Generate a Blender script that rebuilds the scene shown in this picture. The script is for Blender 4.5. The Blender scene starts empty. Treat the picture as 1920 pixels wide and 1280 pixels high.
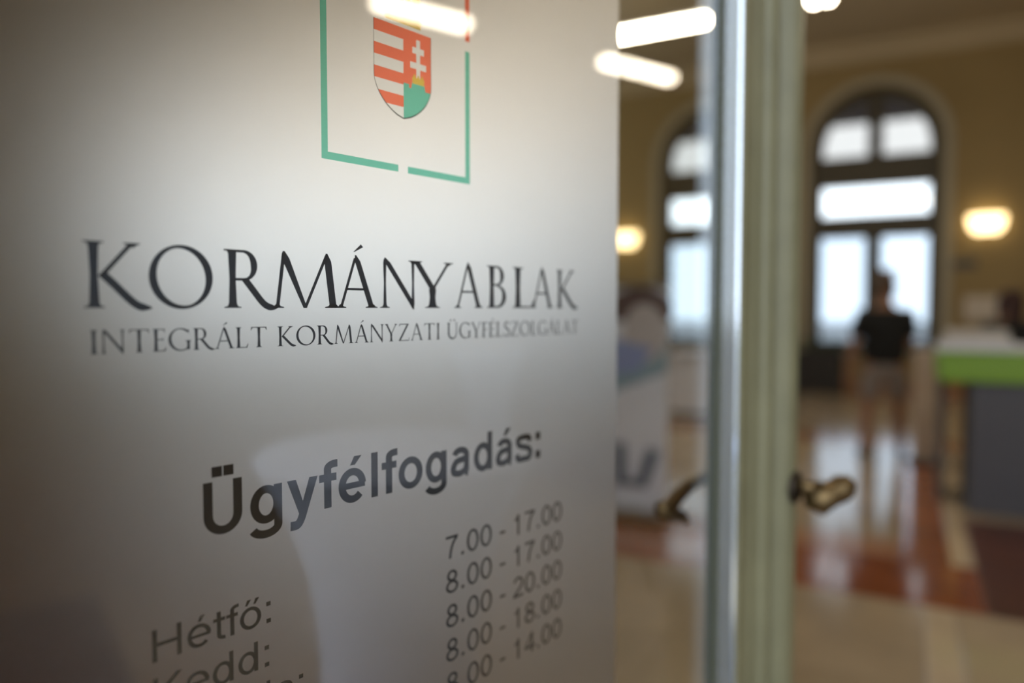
import bpy, bmesh, math, random
from mathutils import Vector, Matrix
random.seed(7)
S = bpy.context.scene
C = S.collection
PI = math.pi

# ---------------------------------------------------------------- camera
F = 1387.0                                   # focal length in pixels of a 1920 px wide frame
PITCH = math.atan(63.0 / F)
EYE = 1.45
cam_d = bpy.data.cameras.new('camera')
cam = bpy.data.objects.new('camera', cam_d)
C.objects.link(cam)
cam.location = (0, 0, EYE)
cam.rotation_euler = (PI / 2 - PITCH, 0, 0)
cam_d.sensor_width = 36.0
cam_d.lens = 36.0 * F / 1920.0
cam_d.clip_start = 0.01
cam_d.clip_end = 300
cam_d.dof.use_dof = True
cam_d.dof.focus_distance = 0.62
cam_d.dof.aperture_fstop = 1.5
S.camera = cam

# ---------------------------------------------------------------- sky, exposure
world = bpy.data.worlds.new('overcast_sky')
S.world = world
world.use_nodes = True
bg = world.node_tree.nodes['Background']
bg.inputs[0].default_value = (0.90, 0.945, 1.0, 1)
bg.inputs[1].default_value = 2.8
S.view_settings.view_transform = 'Standard'
S.view_settings.look = 'None'
S.view_settings.exposure = 0.0
S.view_settings.gamma = 1.0
S.view_settings.use_curve_mapping = False
S.cycles.use_denoising = True
S.cycles.use_adaptive_sampling = True
S.cycles.adaptive_threshold = 0.025
S.cycles.max_bounces = 10
S.cycles.diffuse_bounces = 4
S.cycles.glossy_bounces = 4
S.cycles.transmission_bounces = 8
S.cycles.transparent_max_bounces = 24
S.cycles.sample_clamp_indirect = 6.0
S.cycles.caustics_reflective = False

TUBE_POWER = 34.0
SCONCE_POWER = 5.0

# ---------------------------------------------------------------- frames of reference
PHI = math.radians(28.0)                      # the hall's long axis, clockwise from the view axis
def P(a, b, z=0.0):                           # hall coordinates: a along the window wall, b towards it
    return Vector((a * math.cos(PHI) + b * math.sin(PHI), -a * math.sin(PHI) + b * math.cos(PHI), z))
RZ = -PHI
THETA = math.atan(1220 * math.cos(PITCH) / F)  # door leaf direction
Z0 = 0.80
DD = Vector((math.sin(THETA), math.cos(THETA), 0))
DN = Vector((math.cos(THETA), -math.sin(THETA), 0))   # towards the viewer's side
UH = -0.70                                    # hinge
DRZ = PI / 2 - THETA
def mirror(v):
    s = (v - Vector((0, Z0, 0))).dot(DN)
    return v - 2 * s * DN
def ray(px, py):
    x = (px - 960) / F; y = (640 - py) / F
    return Vector((x, math.cos(PITCH) + y * math.sin(PITCH), -math.sin(PITCH) + y * math.cos(PITCH)))
def uz(px, py):                               # point of the sign seen at a pixel, in sign coordinates
    d = ray(px, py)
    t = Vector((0, Z0, 0)).dot(DN) / d.dot(DN)
    p = d * t
    return ((p - Vector((0, Z0, 0))).dot(DD), p.z + EYE)

# ---------------------------------------------------------------- materials
def new_mat(name):
    m = bpy.data.materials.new(name); m.use_nodes = True
    return m, m.node_tree.nodes, m.node_tree.links
def pbr(name, col, rough=0.6, metal=0.0, spec=0.5, noise=0.0, nscale=8.0, bump=0.0, bscale=60.0, rnd=0.0, coat=0.0):
    m, n, l = new_mat(name)
    b = n['Principled BSDF']
    b.inputs['Base Color'].default_value = (*col, 1)
    b.inputs['Roughness'].default_value = rough
    b.inputs['Metallic'].default_value = metal
    b.inputs['Specular IOR Level'].default_value = spec
    b.inputs['Coat Weight'].default_value = coat
    tc = n.new('ShaderNodeTexCoord')
    if noise or rnd:
        val = None
        if noise:
            t = n.new('ShaderNodeTexNoise'); t.inputs['Scale'].default_value = nscale; t.inputs['Detail'].default_value = 6
            l.new(tc.outputs['Object'], t.inputs['Vector'])
            mr = n.new('ShaderNodeMapRange'); mr.inputs[1].default_value = .25; mr.inputs[2].default_value = .75
            mr.inputs[3].default_value = 1 - noise; mr.inputs[4].default_value = 1 + noise
            l.new(t.outputs['Fac'], mr.inputs[0]); val = mr.outputs[0]
        if rnd:
            oi = n.new('ShaderNodeObjectInfo')
            mr2 = n.new('ShaderNodeMapRange'); mr2.inputs[3].default_value = 1 - rnd; mr2.inputs[4].default_value = 1 + rnd
            l.new(oi.outputs['Random'], mr2.inputs[0])
            if val is None: val = mr2.outputs[0]
            else:
                mm = n.new('ShaderNodeMath'); mm.operation = 'MULTIPLY'
                l.new(val, mm.inputs[0]); l.new(mr2.outputs[0], mm.inputs[1]); val = mm.outputs[0]
        mx = n.new('ShaderNodeVectorMath'); mx.operation = 'SCALE'
        mx.inputs[0].default_value = col
        l.new(val, mx.inputs['Scale']); l.new(mx.outputs[0], b.inputs['Base Color'])
    if bump:
        t = n.new('ShaderNodeTexNoise'); t.inputs['Scale'].default_value = bscale; t.inputs['Detail'].default_value = 4
        l.new(tc.outputs['Object'], t.inputs['Vector'])
        bp = n.new('ShaderNodeBump'); bp.inputs['Strength'].default_value = bump; bp.inputs['Distance'].default_value = 0.01
        l.new(t.outputs['Fac'], bp.inputs['Height']); l.new(bp.outputs[0], b.inputs['Normal'])
    return m
def emit(name, col, power):
    m, n, l = new_mat(name)
    n.clear()
    e = n.new('ShaderNodeEmission'); e.inputs[0].default_value = (*col, 1); e.inputs[1].default_value = power
    o = n.new('ShaderNodeOutputMaterial'); l.new(e.outputs[0], o.inputs[0])
    return m
def thin_glass(name, tint=(0.97, 0.985, 0.975), r0=0.045):
    m, n, l = new_mat(name); n.clear()
    lw = n.new('ShaderNodeLayerWeight')
    p5 = n.new('ShaderNodeMath'); p5.operation = 'POWER'; p5.inputs[1].default_value = 5
    ma = n.new('ShaderNodeMath'); ma.operation = 'MULTIPLY_ADD'; ma.inputs[1].default_value = 1 - r0; ma.inputs[2].default_value = r0
    l.new(lw.outputs['Facing'], p5.inputs[0]); l.new(p5.outputs[0], ma.inputs[0])
    lw.inputs[0].default_value = 0.5
    tr = n.new('ShaderNodeBsdfTransparent'); tr.inputs[0].default_value = (*tint, 1)
    gl = n.new('ShaderNodeBsdfGlossy'); gl.inputs['Roughness'].default_value = 0.0
    mx = n.new('ShaderNodeMixShader'); o = n.new('ShaderNodeOutputMaterial')
    l.new(ma.outputs[0], mx.inputs[0]); l.new(tr.outputs[0], mx.inputs[1]); l.new(gl.outputs[0], mx.inputs[2])
    l.new(mx.outputs[0], o.inputs[0])
    return m
def frosted(name):
    m, n, l = new_mat(name); n.clear()
    rf = n.new('ShaderNodeBsdfRefraction'); rf.inputs['Roughness'].default_value = 0.41; rf.inputs['IOR'].default_value = 1.6
    rf.inputs[0].default_value = (0.895, 0.882, 0.885, 1)
    tl = n.new('ShaderNodeBsdfTranslucent'); tl.inputs[0].default_value = (0.8, 0.8, 0.8, 1)
    df = n.new('ShaderNodeBsdfDiffuse'); df.inputs[0].default_value = (0.8, 0.8, 0.8, 1)
    m1 = n.new('ShaderNodeMixShader'); m1.inputs[0].default_value = 0.02
    m2 = n.new('ShaderNodeMixShader'); m2.inputs[0].default_value = 0.012
    o = n.new('ShaderNodeOutputMaterial')
    l.new(rf.outputs[0], m1.inputs[1]); l.new(tl.outputs[0], m1.inputs[2])
    l.new(m1.outputs[0], m2.inputs[1]); l.new(df.outputs[0], m2.inputs[2]); l.new(m2.outputs[0], o.inputs[0])
    return m
def ink(name, col, trans, body=.15):          # translucent printing ink on the film
    m, n, l = new_mat(name); n.clear()
    df = n.new('ShaderNodeBsdfDiffuse'); df.inputs[0].default_value = (*col, 1)
    tp = n.new('ShaderNodeBsdfTransparent'); tp.inputs[0].default_value = (*trans, 1)
    mx = n.new('ShaderNodeMixShader'); mx.inputs[0].default_value = 1 - body
    o = n.new('ShaderNodeOutputMaterial')
    l.new(df.outputs[0], mx.inputs[1]); l.new(tp.outputs[0], mx.inputs[2]); l.new(mx.outputs[0], o.inputs[0])
    return m

M = {
 'wall': pbr('ochre_wall_paint', (0.31, 0.235, 0.11), 0.75, noise=.06, nscale=1.5, bump=.05),
 'ceiling': pbr('ceiling_paint', (0.50, 0.43, 0.30), 0.8, noise=.04, nscale=1.0),
 'plaster': pbr('pale_plaster', (0.62, 0.58, 0.48), 0.7, noise=.05, nscale=3),
 'trim': pbr('grey_stone_trim', (0.40, 0.38, 0.30), 0.6, noise=.06, nscale=6),
 'tile': pbr('beige_marble', (0.42, 0.33, 0.22), 0.12, noise=.16, nscale=2.2, rnd=.08, spec=.45),
 'tile_red': pbr('red_brown_marble', (0.30, 0.095, 0.035), 0.12, noise=.25, nscale=3, rnd=.18, spec=.45),
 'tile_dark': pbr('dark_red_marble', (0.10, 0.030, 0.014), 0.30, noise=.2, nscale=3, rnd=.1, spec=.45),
 'tile_pale': pbr('pale_cream_marble', (0.55, 0.44, 0.31), 0.12, noise=.1, nscale=3, rnd=.06, spec=.45),
 'tile_brown': pbr('tan_marble', (0.36, 0.19, 0.105), 0.12, noise=.15, nscale=3, rnd=.1, spec=.45),
 'grout': pbr('floor_grout', (0.22, 0.17, 0.12), 0.5, noise=.1, nscale=8),
 'winframe': pbr('dark_window_paint', (0.060, 0.052, 0.032), 0.5, noise=.1, nscale=12),
 'glass': thin_glass('clear_window_glass', (0.95, 0.98, 0.99)),
 'glass_pale': thin_glass('pale_blue_window_glass', (0.69, 0.75, 0.80)),
 'glass_grey': thin_glass('grey_window_glass', (0.62, 0.615, 0.60)),
 'glass_warm_light': thin_glass('warm_light_tinted_glass', (0.985, 0.935, 0.86)),  # warm light on the film put into the tint of the added screens
 'doorglass': thin_glass('clear_door_glass', r0=.062),
 'film': frosted('frosted_white_film'),
 'ink': pbr('dark_slate_ink', (0.028, 0.036, 0.052), 0.5, spec=.2),
 'ink_black': pbr('black_ink', (0.008, 0.008, 0.009), 0.5, spec=.2),
 'ink_green': ink('green_print', (0.05, 0.35, 0.25), (0.22, 0.66, 0.52)),
 'ink_red': ink('red_print', (0.75, 0.08, 0.05), (1.0, 0.27, 0.17)),
 'ink_white': ink('white_print', (0.85, 0.85, 0.82), (1.0, 1.0, 0.98)),
 'ink_gold': ink('gold_print', (0.70, 0.50, 0.06), (0.85, 0.62, 0.15)),
 'olive': pbr('olive_door_paint', (0.185, 0.18, 0.105), 0.42, noise=.12, nscale=14, bump=.08, bscale=90),
 'bead': pbr('blue_grey_bead_enamel', (0.78, 0.89, 1.0), 0.10, metal=.9, noise=.04, nscale=20),
 'gasket': pbr('dark_green_fillet_paint', (0.075, 0.082, 0.055), 0.5),
 'brass': pbr('aged_brass', (0.17, 0.12, 0.06), 0.40, metal=1.0, noise=.3, nscale=40),
 'iron': pbr('dark_bronze', (0.05, 0.04, 0.03), 0.35, metal=.8, noise=.2, nscale=30),
 'tube': emit('warm_tube_light', (1.0, 0.86, 0.66), TUBE_POWER),
 'sconce': emit('sconce_glow', (1.0, 0.72, 0.36), SCONCE_POWER),
 'metal': pbr('brushed_steel', (0.45, 0.45, 0.45), 0.35, metal=1.0),
 'white_fix': pbr('white_fixture_enamel', (0.7, 0.7, 0.68), 0.4),
 'green': pbr('lime_green_laminate', (0.22, 0.44, 0.008), 0.4, noise=.03),
 'greypanel': pbr('slate_grey_laminate', (0.085, 0.085, 0.10), 0.45, noise=.05),
 'darkwood': pbr('dark_brown_wood', (0.05, 0.032, 0.02), 0.4, noise=.2, nscale=10),
 'paper': pbr('white_paper', (0.62, 0.58, 0.52), 0.7, noise=.03),
 'tan': pbr('tan_laminate', (0.66, 0.55, 0.44), 0.45, noise=.06),
 'cloth': pbr('white_stretch_fabric', (0.72, 0.78, 0.95), 0.8, noise=.03, nscale=20, bump=.1, bscale=300),
 'lav': pbr('pale_lavender_print', (0.86, 0.90, 1.0), 0.6, noise=.04, nscale=4),
 'teal': pbr('teal_blue_print', (0.30, 0.45, 0.55), 0.6, noise=.1, nscale=5),
 'blue': pbr('blue_print', (0.32, 0.40, 0.70), 0.6),
 'navy': pbr('navy_print', (0.10, 0.15, 0.22), 0.6),
 'face': pbr('pale_grey_print', (0.62, 0.58, 0.58), 0.6, noise=.08, nscale=8),
 'hairprint': pbr('dark_brown_print', (0.12, 0.08, 0.09), 0.6),
 'desk': pbr('pale_desk_laminate', (0.80, 0.86, 1.0), 0.5),
 'skin': pbr('skin', (0.33, 0.17, 0.10), 0.55, noise=.08, nscale=15),
 'black': pbr('black_cotton', (0.008, 0.009, 0.009), 0.85, bump=.1, bscale=200),
 'taupe': pbr('taupe_cotton', (0.27, 0.23, 0.205), 0.85, noise=.1, nscale=12, bump=.1, bscale=200),
 'hair_grey': pbr('short_brown_hair', (0.085, 0.05, 0.032), 0.7, noise=.3, nscale=60, bump=.3, bscale=120),
 'hair_red': pbr('dark_auburn_hair', (0.035, 0.007, 0.004), 0.5, noise=.3, nscale=50, bump=.3, bscale=120),
 'shoe': pbr('dark_shoe', (0.02, 0.02, 0.028), 0.5),
 'eye': pbr('eye', (0.02, 0.015, 0.01), 0.2),
 'lip': pbr('lip', (0.25, 0.08, 0.06), 0.5),
 'planter': pbr('charcoal_planter', (0.020, 0.018, 0.017), 0.5, noise=.1),
 'leaf': pbr('dark_leaf', (0.03, 0.07, 0.04), 0.5, rnd=.3),
 'soil': pbr('potting_soil', (0.03, 0.02, 0.015), 0.95, noise=.3, nscale=40),
 'sign': pbr('dark_sign_plate', (0.045, 0.05, 0.045), 0.4),
 'soffit': pbr('portico_soffit', (0.11, 0.09, 0.105), 0.8, noise=.08, nscale=2),
 'pave': pbr('grey_pavement', (0.24, 0.235, 0.23), 0.9, noise=.1, nscale=1.5),
}

# ---------------------------------------------------------------- builders
class MB:
    def __init__(s): s.v = []; s.f = []; s.smooth = []
    def add(s, vs, fs, sm=False):
        k = len(s.v); s.v += [tuple(v) for v in vs]; s.f += [tuple(i + k for i in f) for f in fs]; s.smooth += [sm] * len(fs)
        return s
    def box(s, x0, x1, y0, y1, z0, z1):
        return s.add([(x, y, z) for z in (z0, z1) for y in (y0, y1) for x in (x0, x1)],
                     [(0, 2, 3, 1), (4, 5, 7, 6), (0, 1, 5, 4), (2, 6, 7, 3), (0, 4, 6, 2), (1, 3, 7, 5)])
    def rbox(s, x0, x1, y0, y1, z0, z1, r=.01):          # box with chamfered vertical edges and top
        def ring(i, z): return [(x0 + i + r, y0 + i, z), (x1 - i - r, y0 + i, z), (x1 - i, y0 + i + r, z), (x1 - i, y1 - i - r, z),
                                (x1 - i - r, y1 - i, z), (x0 + i + r, y1 - i, z), (x0 + i, y1 - i - r, z), (x0 + i, y0 + i + r, z)]
        rs = [ring(r, z0), ring(0, z0 + r), ring(0, z1 - r), ring(r, z1)]
        fs = [(8 * k + i, 8 * k + (i + 1) % 8, 8 * k + 8 + (i + 1) % 8, 8 * k + 8 + i) for k in range(3) for i in range(8)]
        fs += [tuple(range(7, -1, -1)), tuple(range(24, 32))]
        return s.add(sum(rs, []), fs)
    def tube(s, pts, rad, n=12, cap=True):
        pts = [Vector(p) for p in pts]; rad = rad if isinstance(rad, (list, tuple)) else [rad] * len(pts)
        vs = []; fs = []; up = None
        for i, p in enumerate(pts):
            t = (pts[min(i + 1, len(pts) - 1)] - pts[max(i - 1, 0)]).normalized()
            if up is None: up = Vector((0, 0, 1)) if abs(t.z) < .9 else Vector((1, 0, 0))
            a = t.cross(up).normalized(); b = a.cross(t).normalized(); up = b
            for k in range(n):
                g = 2 * PI * k / n
                vs.append(p + (a * math.cos(g) + b * math.sin(g)) * rad[i])
        for i in range(len(pts) - 1):
            for k in range(n):
                fs.append((i * n + k, i * n + (k + 1) % n, (i + 1) * n + (k + 1) % n, (i + 1) * n + k))
        if cap: fs += [tuple(range(n - 1, -1, -1)), tuple(range((len(pts) - 1) * n, len(pts) * n))]
        return s.add(vs, fs, True)
    def lathe(s, prof, c=(0, 0, 0), n=40, cap=True):
        vs = [(c[0] + r * math.cos(2 * PI * k / n), c[1] + r * math.sin(2 * PI * k / n), c[2] + z) for r, z in prof for k in range(n)]
        fs = [(i * n + k, i * n + (k + 1) % n, (i + 1) * n + (k + 1) % n, (i + 1) * n + k) for i in range(len(prof) - 1) for k in range(n)]
        if cap: fs += [tuple(range(n - 1, -1, -1)), tuple(range((len(prof) - 1) * n, len(prof) * n))]
        return s.add(vs, fs, True)
    def ball(s, c, r, n=16):
        r = r if isinstance(r, (tuple, list)) else (r, r, r)
        vs = []; m = n // 2
        for i in range(m + 1):
            t = PI * i / m
            for k in range(n):
                g = 2 * PI * k / n
                vs.append((c[0] + r[0] * math.sin(t) * math.cos(g), c[1] + r[1] * math.sin(t) * math.sin(g), c[2] - r[2] * math.cos(t)))
        fs = [(i * n + k, i * n + (k + 1) % n, (i + 1) * n + (k + 1) % n, (i + 1) * n + k) for i in range(m) for k in range(n)]
        return s.add(vs, fs, True)
    def extrude(s, prof, axis, lo, hi, closed=True, cap=True):   # profile (p,q) swept along an axis
        mk = {'x': lambda p, q, t: (t, p, q), 'y': lambda p, q, t: (p, t, q), 'z': lambda p, q, t: (p, q, t)}[axis]
        n = len(prof)
        vs = [mk(p, q, lo) for p, q in prof] + [mk(p, q, hi) for p, q in prof]
        fs = [(i, (i + 1) % n, (i + 1) % n + n, i + n) for i in range(n if closed else n - 1)]
        if cap: fs += [tuple(range(n - 1, -1, -1)), tuple(range(n, 2 * n))]
        return s.add(vs, fs)
    def mesh(s, name, mat):
        me = bpy.data.meshes.new(name); me.from_pydata(s.v, [], s.f)
        me.polygons.foreach_set('use_smooth', s.smooth)
        bm = bmesh.new(); bm.from_mesh(me)
        bmesh.ops.remove_doubles(bm, verts=bm.verts, dist=1e-6)
        bmesh.ops.recalc_face_normals(bm, faces=bm.faces); bm.to_mesh(me); bm.free()
        me.materials.append(mat); me.update()
        return me
    def build(s, name, mat, parent=None, loc=(0, 0, 0), rz=0):
        o = bpy.data.objects.new(name, s.mesh(name, M[mat] if isinstance(mat, str) else mat)); C.objects.link(o)
        o.parent = parent; o.location = loc; o.rotation_euler = (0, 0, rz)
        return o
def tag(o, label, cat, group=None):
    o['label'] = label; o['category'] = cat
    if group: o['group'] = group
    return o
def thing(name, label, cat, loc, rz=0, group=None):
    o = bpy.data.objects.new(name, None); C.objects.link(o); o.empty_display_size = .1
    o.location = loc; o.rotation_euler = (0, 0, rz)
    return tag(o, label, cat, group)
def setting(o, label, cat):
    o['kind'] = 'structure'; return tag(o, label, cat)
def copy_tree(o, parent=None):
    c = o.copy(); C.objects.link(c); c.parent = parent
    for ch in list(o.children): copy_tree(ch, c)
    return c

# ---------------------------------------------------------------- the hall
A0, A1, B0, B1, CEIL = -12.5, 8.6, 0.0, 14.14, 5.90
fl = setting(MB().box(A0 - .5, A1 + .5, -.46, B1 + .6, -.30, -.006).build('floor', 'grout', None, P(0, 0), RZ),
             'polished hall floor of beige marble with red-brown bands', 'floor')
ce = MB().box(A0, A1, B0, B1, CEIL, CEIL + .3)
setting(ce.build('ceiling', 'ceiling', None, P(0, 0), RZ), 'high cream ceiling above the hall', 'ceiling')
SC0, SC1, SCZ0, SCZ1 = -12.2, -5.65, 1.30, 5.6            # added unseen glazed screens: extent in the window wall, sill and head
LB0, LB1 = 9.4, 13.8                                     # extent in the side wall
wl = MB().box(A0 - .4, A0, B0, LB0, 0, CEIL).box(A0 - .4, A0, LB1, B1, 0, CEIL).box(A0 - .4, A0, LB0, LB1, 0, SCZ0).box(A0 - .4, A0, LB0, LB1, SCZ1, CEIL)
setting(wl.build('wall_left', 'wall', None, P(0, 0), RZ), 'ochre side wall behind the frosted film', 'wall')
setting(MB().box(A1, A1 + .4, B0, B1, 0, CEIL).build('wall_right', 'wall', None, P(0, 0), RZ), 'plain ochre side wall past the row of tube lamps', 'wall')
# entrance wall with the doorway the camera stands in
DW0, DW1, DH = -0.62, 2.70, 4.2
wf = MB().box(A0, DW0, -.45, -.02, 0, CEIL).box(DW1, A1, -.45, -.02, 0, CEIL).box(DW0, DW1, -.45, -.02, DH, CEIL)
setting(wf.build('wall_front', 'wall', None, P(0, 0), RZ), 'ochre entrance wall with the doorway of the glass door', 'wall')

setting(MB().box(-60, 60, -80, -.46, -.5, -.15).build('pavement', 'pave', None, P(0, 0), RZ), 'grey street pavement outside the open glass door', 'pavement')
# window wall: round-arched openings
WIN = [-0.52, -3.255]
HW, SILL, SPRING, TH = 1.01, 0.70, 4.20, 0.55
def arch_wall():
    m = MB(); N = 20
    edges = sorted(WIN); xs = [SC1]
    for w in edges: xs += [w - HW, w + HW]
    xs.append(A1)
    for i in range(0, len(xs), 2): m.box(xs[i], xs[i + 1], B1, B1 + TH, 0, CEIL)
    for w in edges:
        m.box(w - HW, w + HW, B1, B1 + TH, 0, SILL)
        pts = [(w + HW * math.cos(PI - PI * k / N), SPRING + HW * math.sin(PI * k / N)) for k in range(N + 1)]
        for k in range(N):
            (x0, z0), (x1, z1) = pts[k], pts[k + 1]
            m.add([(x0, B1, z0), (x1, B1, z1), (x1, B1, CEIL), (x0, B1, CEIL), (x0, B1 + TH, z0), (x1, B1 + TH, z1), (x1, B1 + TH, CEIL), (x0, B1 + TH, CEIL)],
                  [(0, 1, 2, 3), (4, 7, 6, 5), (0, 4, 5, 1)])
    m.box(A0, SC0, B1, B1 + TH, 0, CEIL).box(SC0, SC1, B1, B1 + TH, 0, SCZ0).box(SC0, SC1, B1, B1 + TH, SCZ1, CEIL)
    return m
setting(arch_wall().build('wall_back', 'wall', None, P(0, 0), RZ), 'ochre wall pierced by tall round-arched windows', 'wall')
crn = MB().extrude([(B1, CEIL), (B1 - .28, CEIL), (B1 - .26, CEIL - .06), (B1 - .12, CEIL - .12), (B1 - .08, CEIL - .22), (B1, CEIL - .26)], 'x', A0, A1)
setting(crn.build('trim_1', 'ceiling', None, P(0, 0), RZ), 'moulded cream cornice along the top of the window wall', 'cornice')
setting(MB().extrude([(B1, 0), (B1 - .03, 0), (B1 - .03, .16), (B1 - .015, .19), (B1, .19)], 'x', A0, A1).build('baseboard_back', 'tile_brown', None, P(0, 0), RZ),
        'tan stone baseboard under the arched windows', 'baseboard')

def half_ring(m, r0, r1, y0, y1, zc, n=24, a0=0, a1=PI, x=0):
    for k in range(n):
        g, h = a0 + (a1 - a0) * k / n, a0 + (a1 - a0) * (k + 1) / n
        q = [(x + r * math.cos(t), y, zc + r * math.sin(t)) for y in (y0, y1) for t in (g, h) for r in (r0, r1)]
        m.add(q, [(0, 1, 3, 2), (4, 6, 7, 5), (0, 2, 6, 4), (1, 5, 7, 3)] + ([(0, 4, 5, 1)] if k == 0 else []) + ([(2, 3, 7, 6)] if k == n - 1 else []))
def make_window(label, idx):
    root = bpy.data.objects.new('window_%d' % idx, None); C.objects.link(root)
    root.location = P(WIN[idx - 1], B1 + .22); root.rotation_euler = (0, 0, RZ); setting(root, label, 'window')
    J = .18; MU = .135
    fr = MB().box(-HW, -HW + J, -.06, .06, SILL, SPRING).box(HW - J, HW, -.06, .06, SILL, SPRING).box(-HW + J, HW - J, -.06, .06, SILL, SILL + .16)
    half_ring(fr, HW - J, HW, -.06, .06, SPRING); fr.build('frame', 'winframe', root)
    for z0, z1 in ((2.67, 3.06), (3.55, 4.08)): MB().rbox(-HW + J, HW - J, -.09, .07, z0, z1, .02).build('transom', 'winframe', root)
    MB().rbox(-MU, MU, -.05, .05, SILL + .16, 2.67, .015).build('mullion', 'winframe', root)
    MB().rbox(-.12, .12, -.05, .05, 4.08, SPRING + HW - J + .02, .015).build('mullion', 'winframe', root)
    for s in (-1, 1):
        a, b = sorted((s * MU, s * (HW - J)))
        MB().box(a, b, -.004, .004, SILL + .16, 2.67).build('pane', 'glass_pale', root)
        R = HW - J; n = 14                                    # arch pane: half of the lunette
        pts = [(s * .12, 4.08), (s * R, 4.08)] + [(s * R * math.cos(t), SPRING + R * math.sin(t)) for t in [k / n * math.acos(.12 / R) for k in range(n + 1)]]
        MB().extrude(pts, 'y', -.004, .004).build('pane', 'glass_grey', root)
    MB().box(-HW + J, HW - J, -.004, .004, 3.06, 3.55).build('pane', 'glass', root)
    cs = MB(); half_ring(cs, HW + .02, HW + .15, -.26, -.22, SPRING)
    cs.box(-HW - .15, -HW - .02, -.26, -.22, SILL, SPRING).box(HW + .02, HW + .15, -.26, -.22, SILL, SPRING)
    cs.build('casing', 'trim', root)
    MB().rbox(-HW - .12, HW + .12, -.34, -.06, SILL - .05, SILL, .012).build('window_sill', 'trim', root)
    return root
for i, lb in enumerate(['tall round-arched window with a man in black standing before it',
                        'round-arched window half hidden by the olive door stile']):
    make_window(lb, i + 1)
def added_glazed_screen(idx, loc, rz, WS, NB, label, lower='glass'):  # unseen glazing added so daylight brightens the film from behind
    ws = bpy.data.objects.new('window_%d' % idx, None); C.objects.link(ws); ws.location = loc; ws.rotation_euler = (0, 0, rz)
    setting(ws, label, 'window')
    MB().box(0, WS, -.05, .05, SCZ0, SCZ0 + .07).box(0, WS, -.05, .05, SCZ1 - .07, SCZ1).box(0, .07, -.05, .05, SCZ0 + .07, SCZ1 - .07).box(WS - .07, WS, -.05, .05, SCZ0 + .07, SCZ1 - .07).build('frame', 'winframe', ws)
    bw_ = (WS - .14) / NB
    for k in range(NB):
        x0_ = .07 + k * bw_
        if k: MB().box(x0_ - .04, x0_ + .04, -.05, .05, SCZ0 + .07, SCZ1 - .07).build('mullion', 'winframe', ws)
        xa_, xb_ = x0_ + (.04 if k else 0), x0_ + bw_ - (.04 if k < NB - 1 else 0)
        for z0, z1, gm in ((SCZ0 + .07, 3.8, lower), (3.88, SCZ1 - .07, 'glass_warm_light')): MB().box(xa_, xb_, -.004, .004, z0, z1).build('pane', gm, ws)
        MB().box(xa_, xb_, -.05, .05, 3.8, 3.88).build('transom', 'winframe', ws)
added_glazed_screen(3, P(SC0, B1 + .25), RZ, SC1 - SC0, 4, 'wide unseen glazed screen added to light the frosted film from behind')
added_glazed_screen(4, P(A0 - .2, LB0), RZ + PI / 2, LB1 - LB0, 3, 'unseen glazed screen added in the side wall to light the frosted film')
# outside: portico roof and pavement
setting(MB().box(-5.4, A1 + 8, B1 + TH, B1 + 4.6, 5.62, 6.2).build('ceiling_portico', 'soffit', None, P(0, 0), RZ), 'dark soffit of the portico outside the arched windows', 'soffit')
setting(MB().box(-60, 60, B1 + .6, B1 + 80, -.5, -.15).build('pavement', 'pave', None, P(0, 0), RZ), 'grey pavement outside the arched windows', 'pavement')

# floor tiles
def tile_mesh(name, w, d, mat):
    g = .0025
    m = MB(); c = .004
    m.add([(g, g, -.02), (w - g, g, -.02), (w - g, d - g, -.02), (g, d - g, -.02), (g, g, -.002), (w - g, g, -.002), (w - g, d - g, -.002), (g, d - g, -.002),
           (g + c, g + c, 0), (w - g - c, g + c, 0), (w - g - c, d - g - c, 0), (g + c, d - g - c, 0)],
          [(0, 1, 5, 4), (1, 2, 6, 5), (2, 3, 7, 6), (3, 0, 4, 7), (4, 5, 9, 8), (5, 6, 10, 9), (6, 7, 11, 10), (7, 4, 8, 11), (8, 9, 10, 11)])
    return m.mesh(name, M[mat])
def lay(a0, a1, b0, b1, na, nb, mat):
    w, d = (a1 - a0) / na, (b1 - b0) / nb
    me = tile_mesh('tile', w, d, mat)
    for i in range(na):
        for j in range(nb):
            o = bpy.data.objects.new('tile', me); C.objects.link(o); o.parent = fl; o.location = (a0 + i * w, b0 + j * d, 0)
lay(-1.6, -0.9, 2.3, 4.08, 1, 2, 'tile')
lay(-6.0, -1.6, 2.3, 4.08, 6, 2, 'tile_dark')  # unseen dark paving added to darken the lower film
lay(-0.9, 0.10, 0.5, 4.08, 1, 4, 'tile')
lay(-6.0, -0.9, -.40, 2.3, 7, 3, 'tile_dark')  # added dark paving behind the film, keeps its lower left dim
lay(.10, .24, 0.5, 4.08, 1, 4, 'tile_pale')
lay(.24, 5.0, 0.5, 4.08, 6, 4, 'tile')
lay(-6.0, 0.38, 4.08, 4.80, 9, 1, 'tile_red')
lay(-6.0, 0.0, 4.80, 5.15, 8, 1, 'tile_brown')
lay(0.0, .26, 4.80, 8.6, 1, 5, 'tile_red')
lay(.26, .38, 4.80, 8.6, 1, 5, 'tile_pale')
lay(.38, 5.0, 4.08, 5.90, 5, 2, 'tile_dark')
lay(.38, 5.0, 5.90, 8.6, 5, 3, 'tile')
lay(-6.0, 0.0, 5.15, 8.6, 8, 4, 'tile')
lay(-6.0, 5.0, 8.6, 9.3, 14, 1, 'tile_brown')
lay(-6.0, 5.0, 9.3, B1 - .03, 14, 6, 'tile')
rest = MB()
for q in ((A0, -6, 4.08, B1 - .03), (5, A1, .5, B1 - .03), (-.9, A1, -.45, .5)): rest.box(q[0], q[1], q[2], q[3], -.02, -.0005)
o = rest.build('paving_field', 'tile', fl); o['kind'] = 'stuff'
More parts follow.
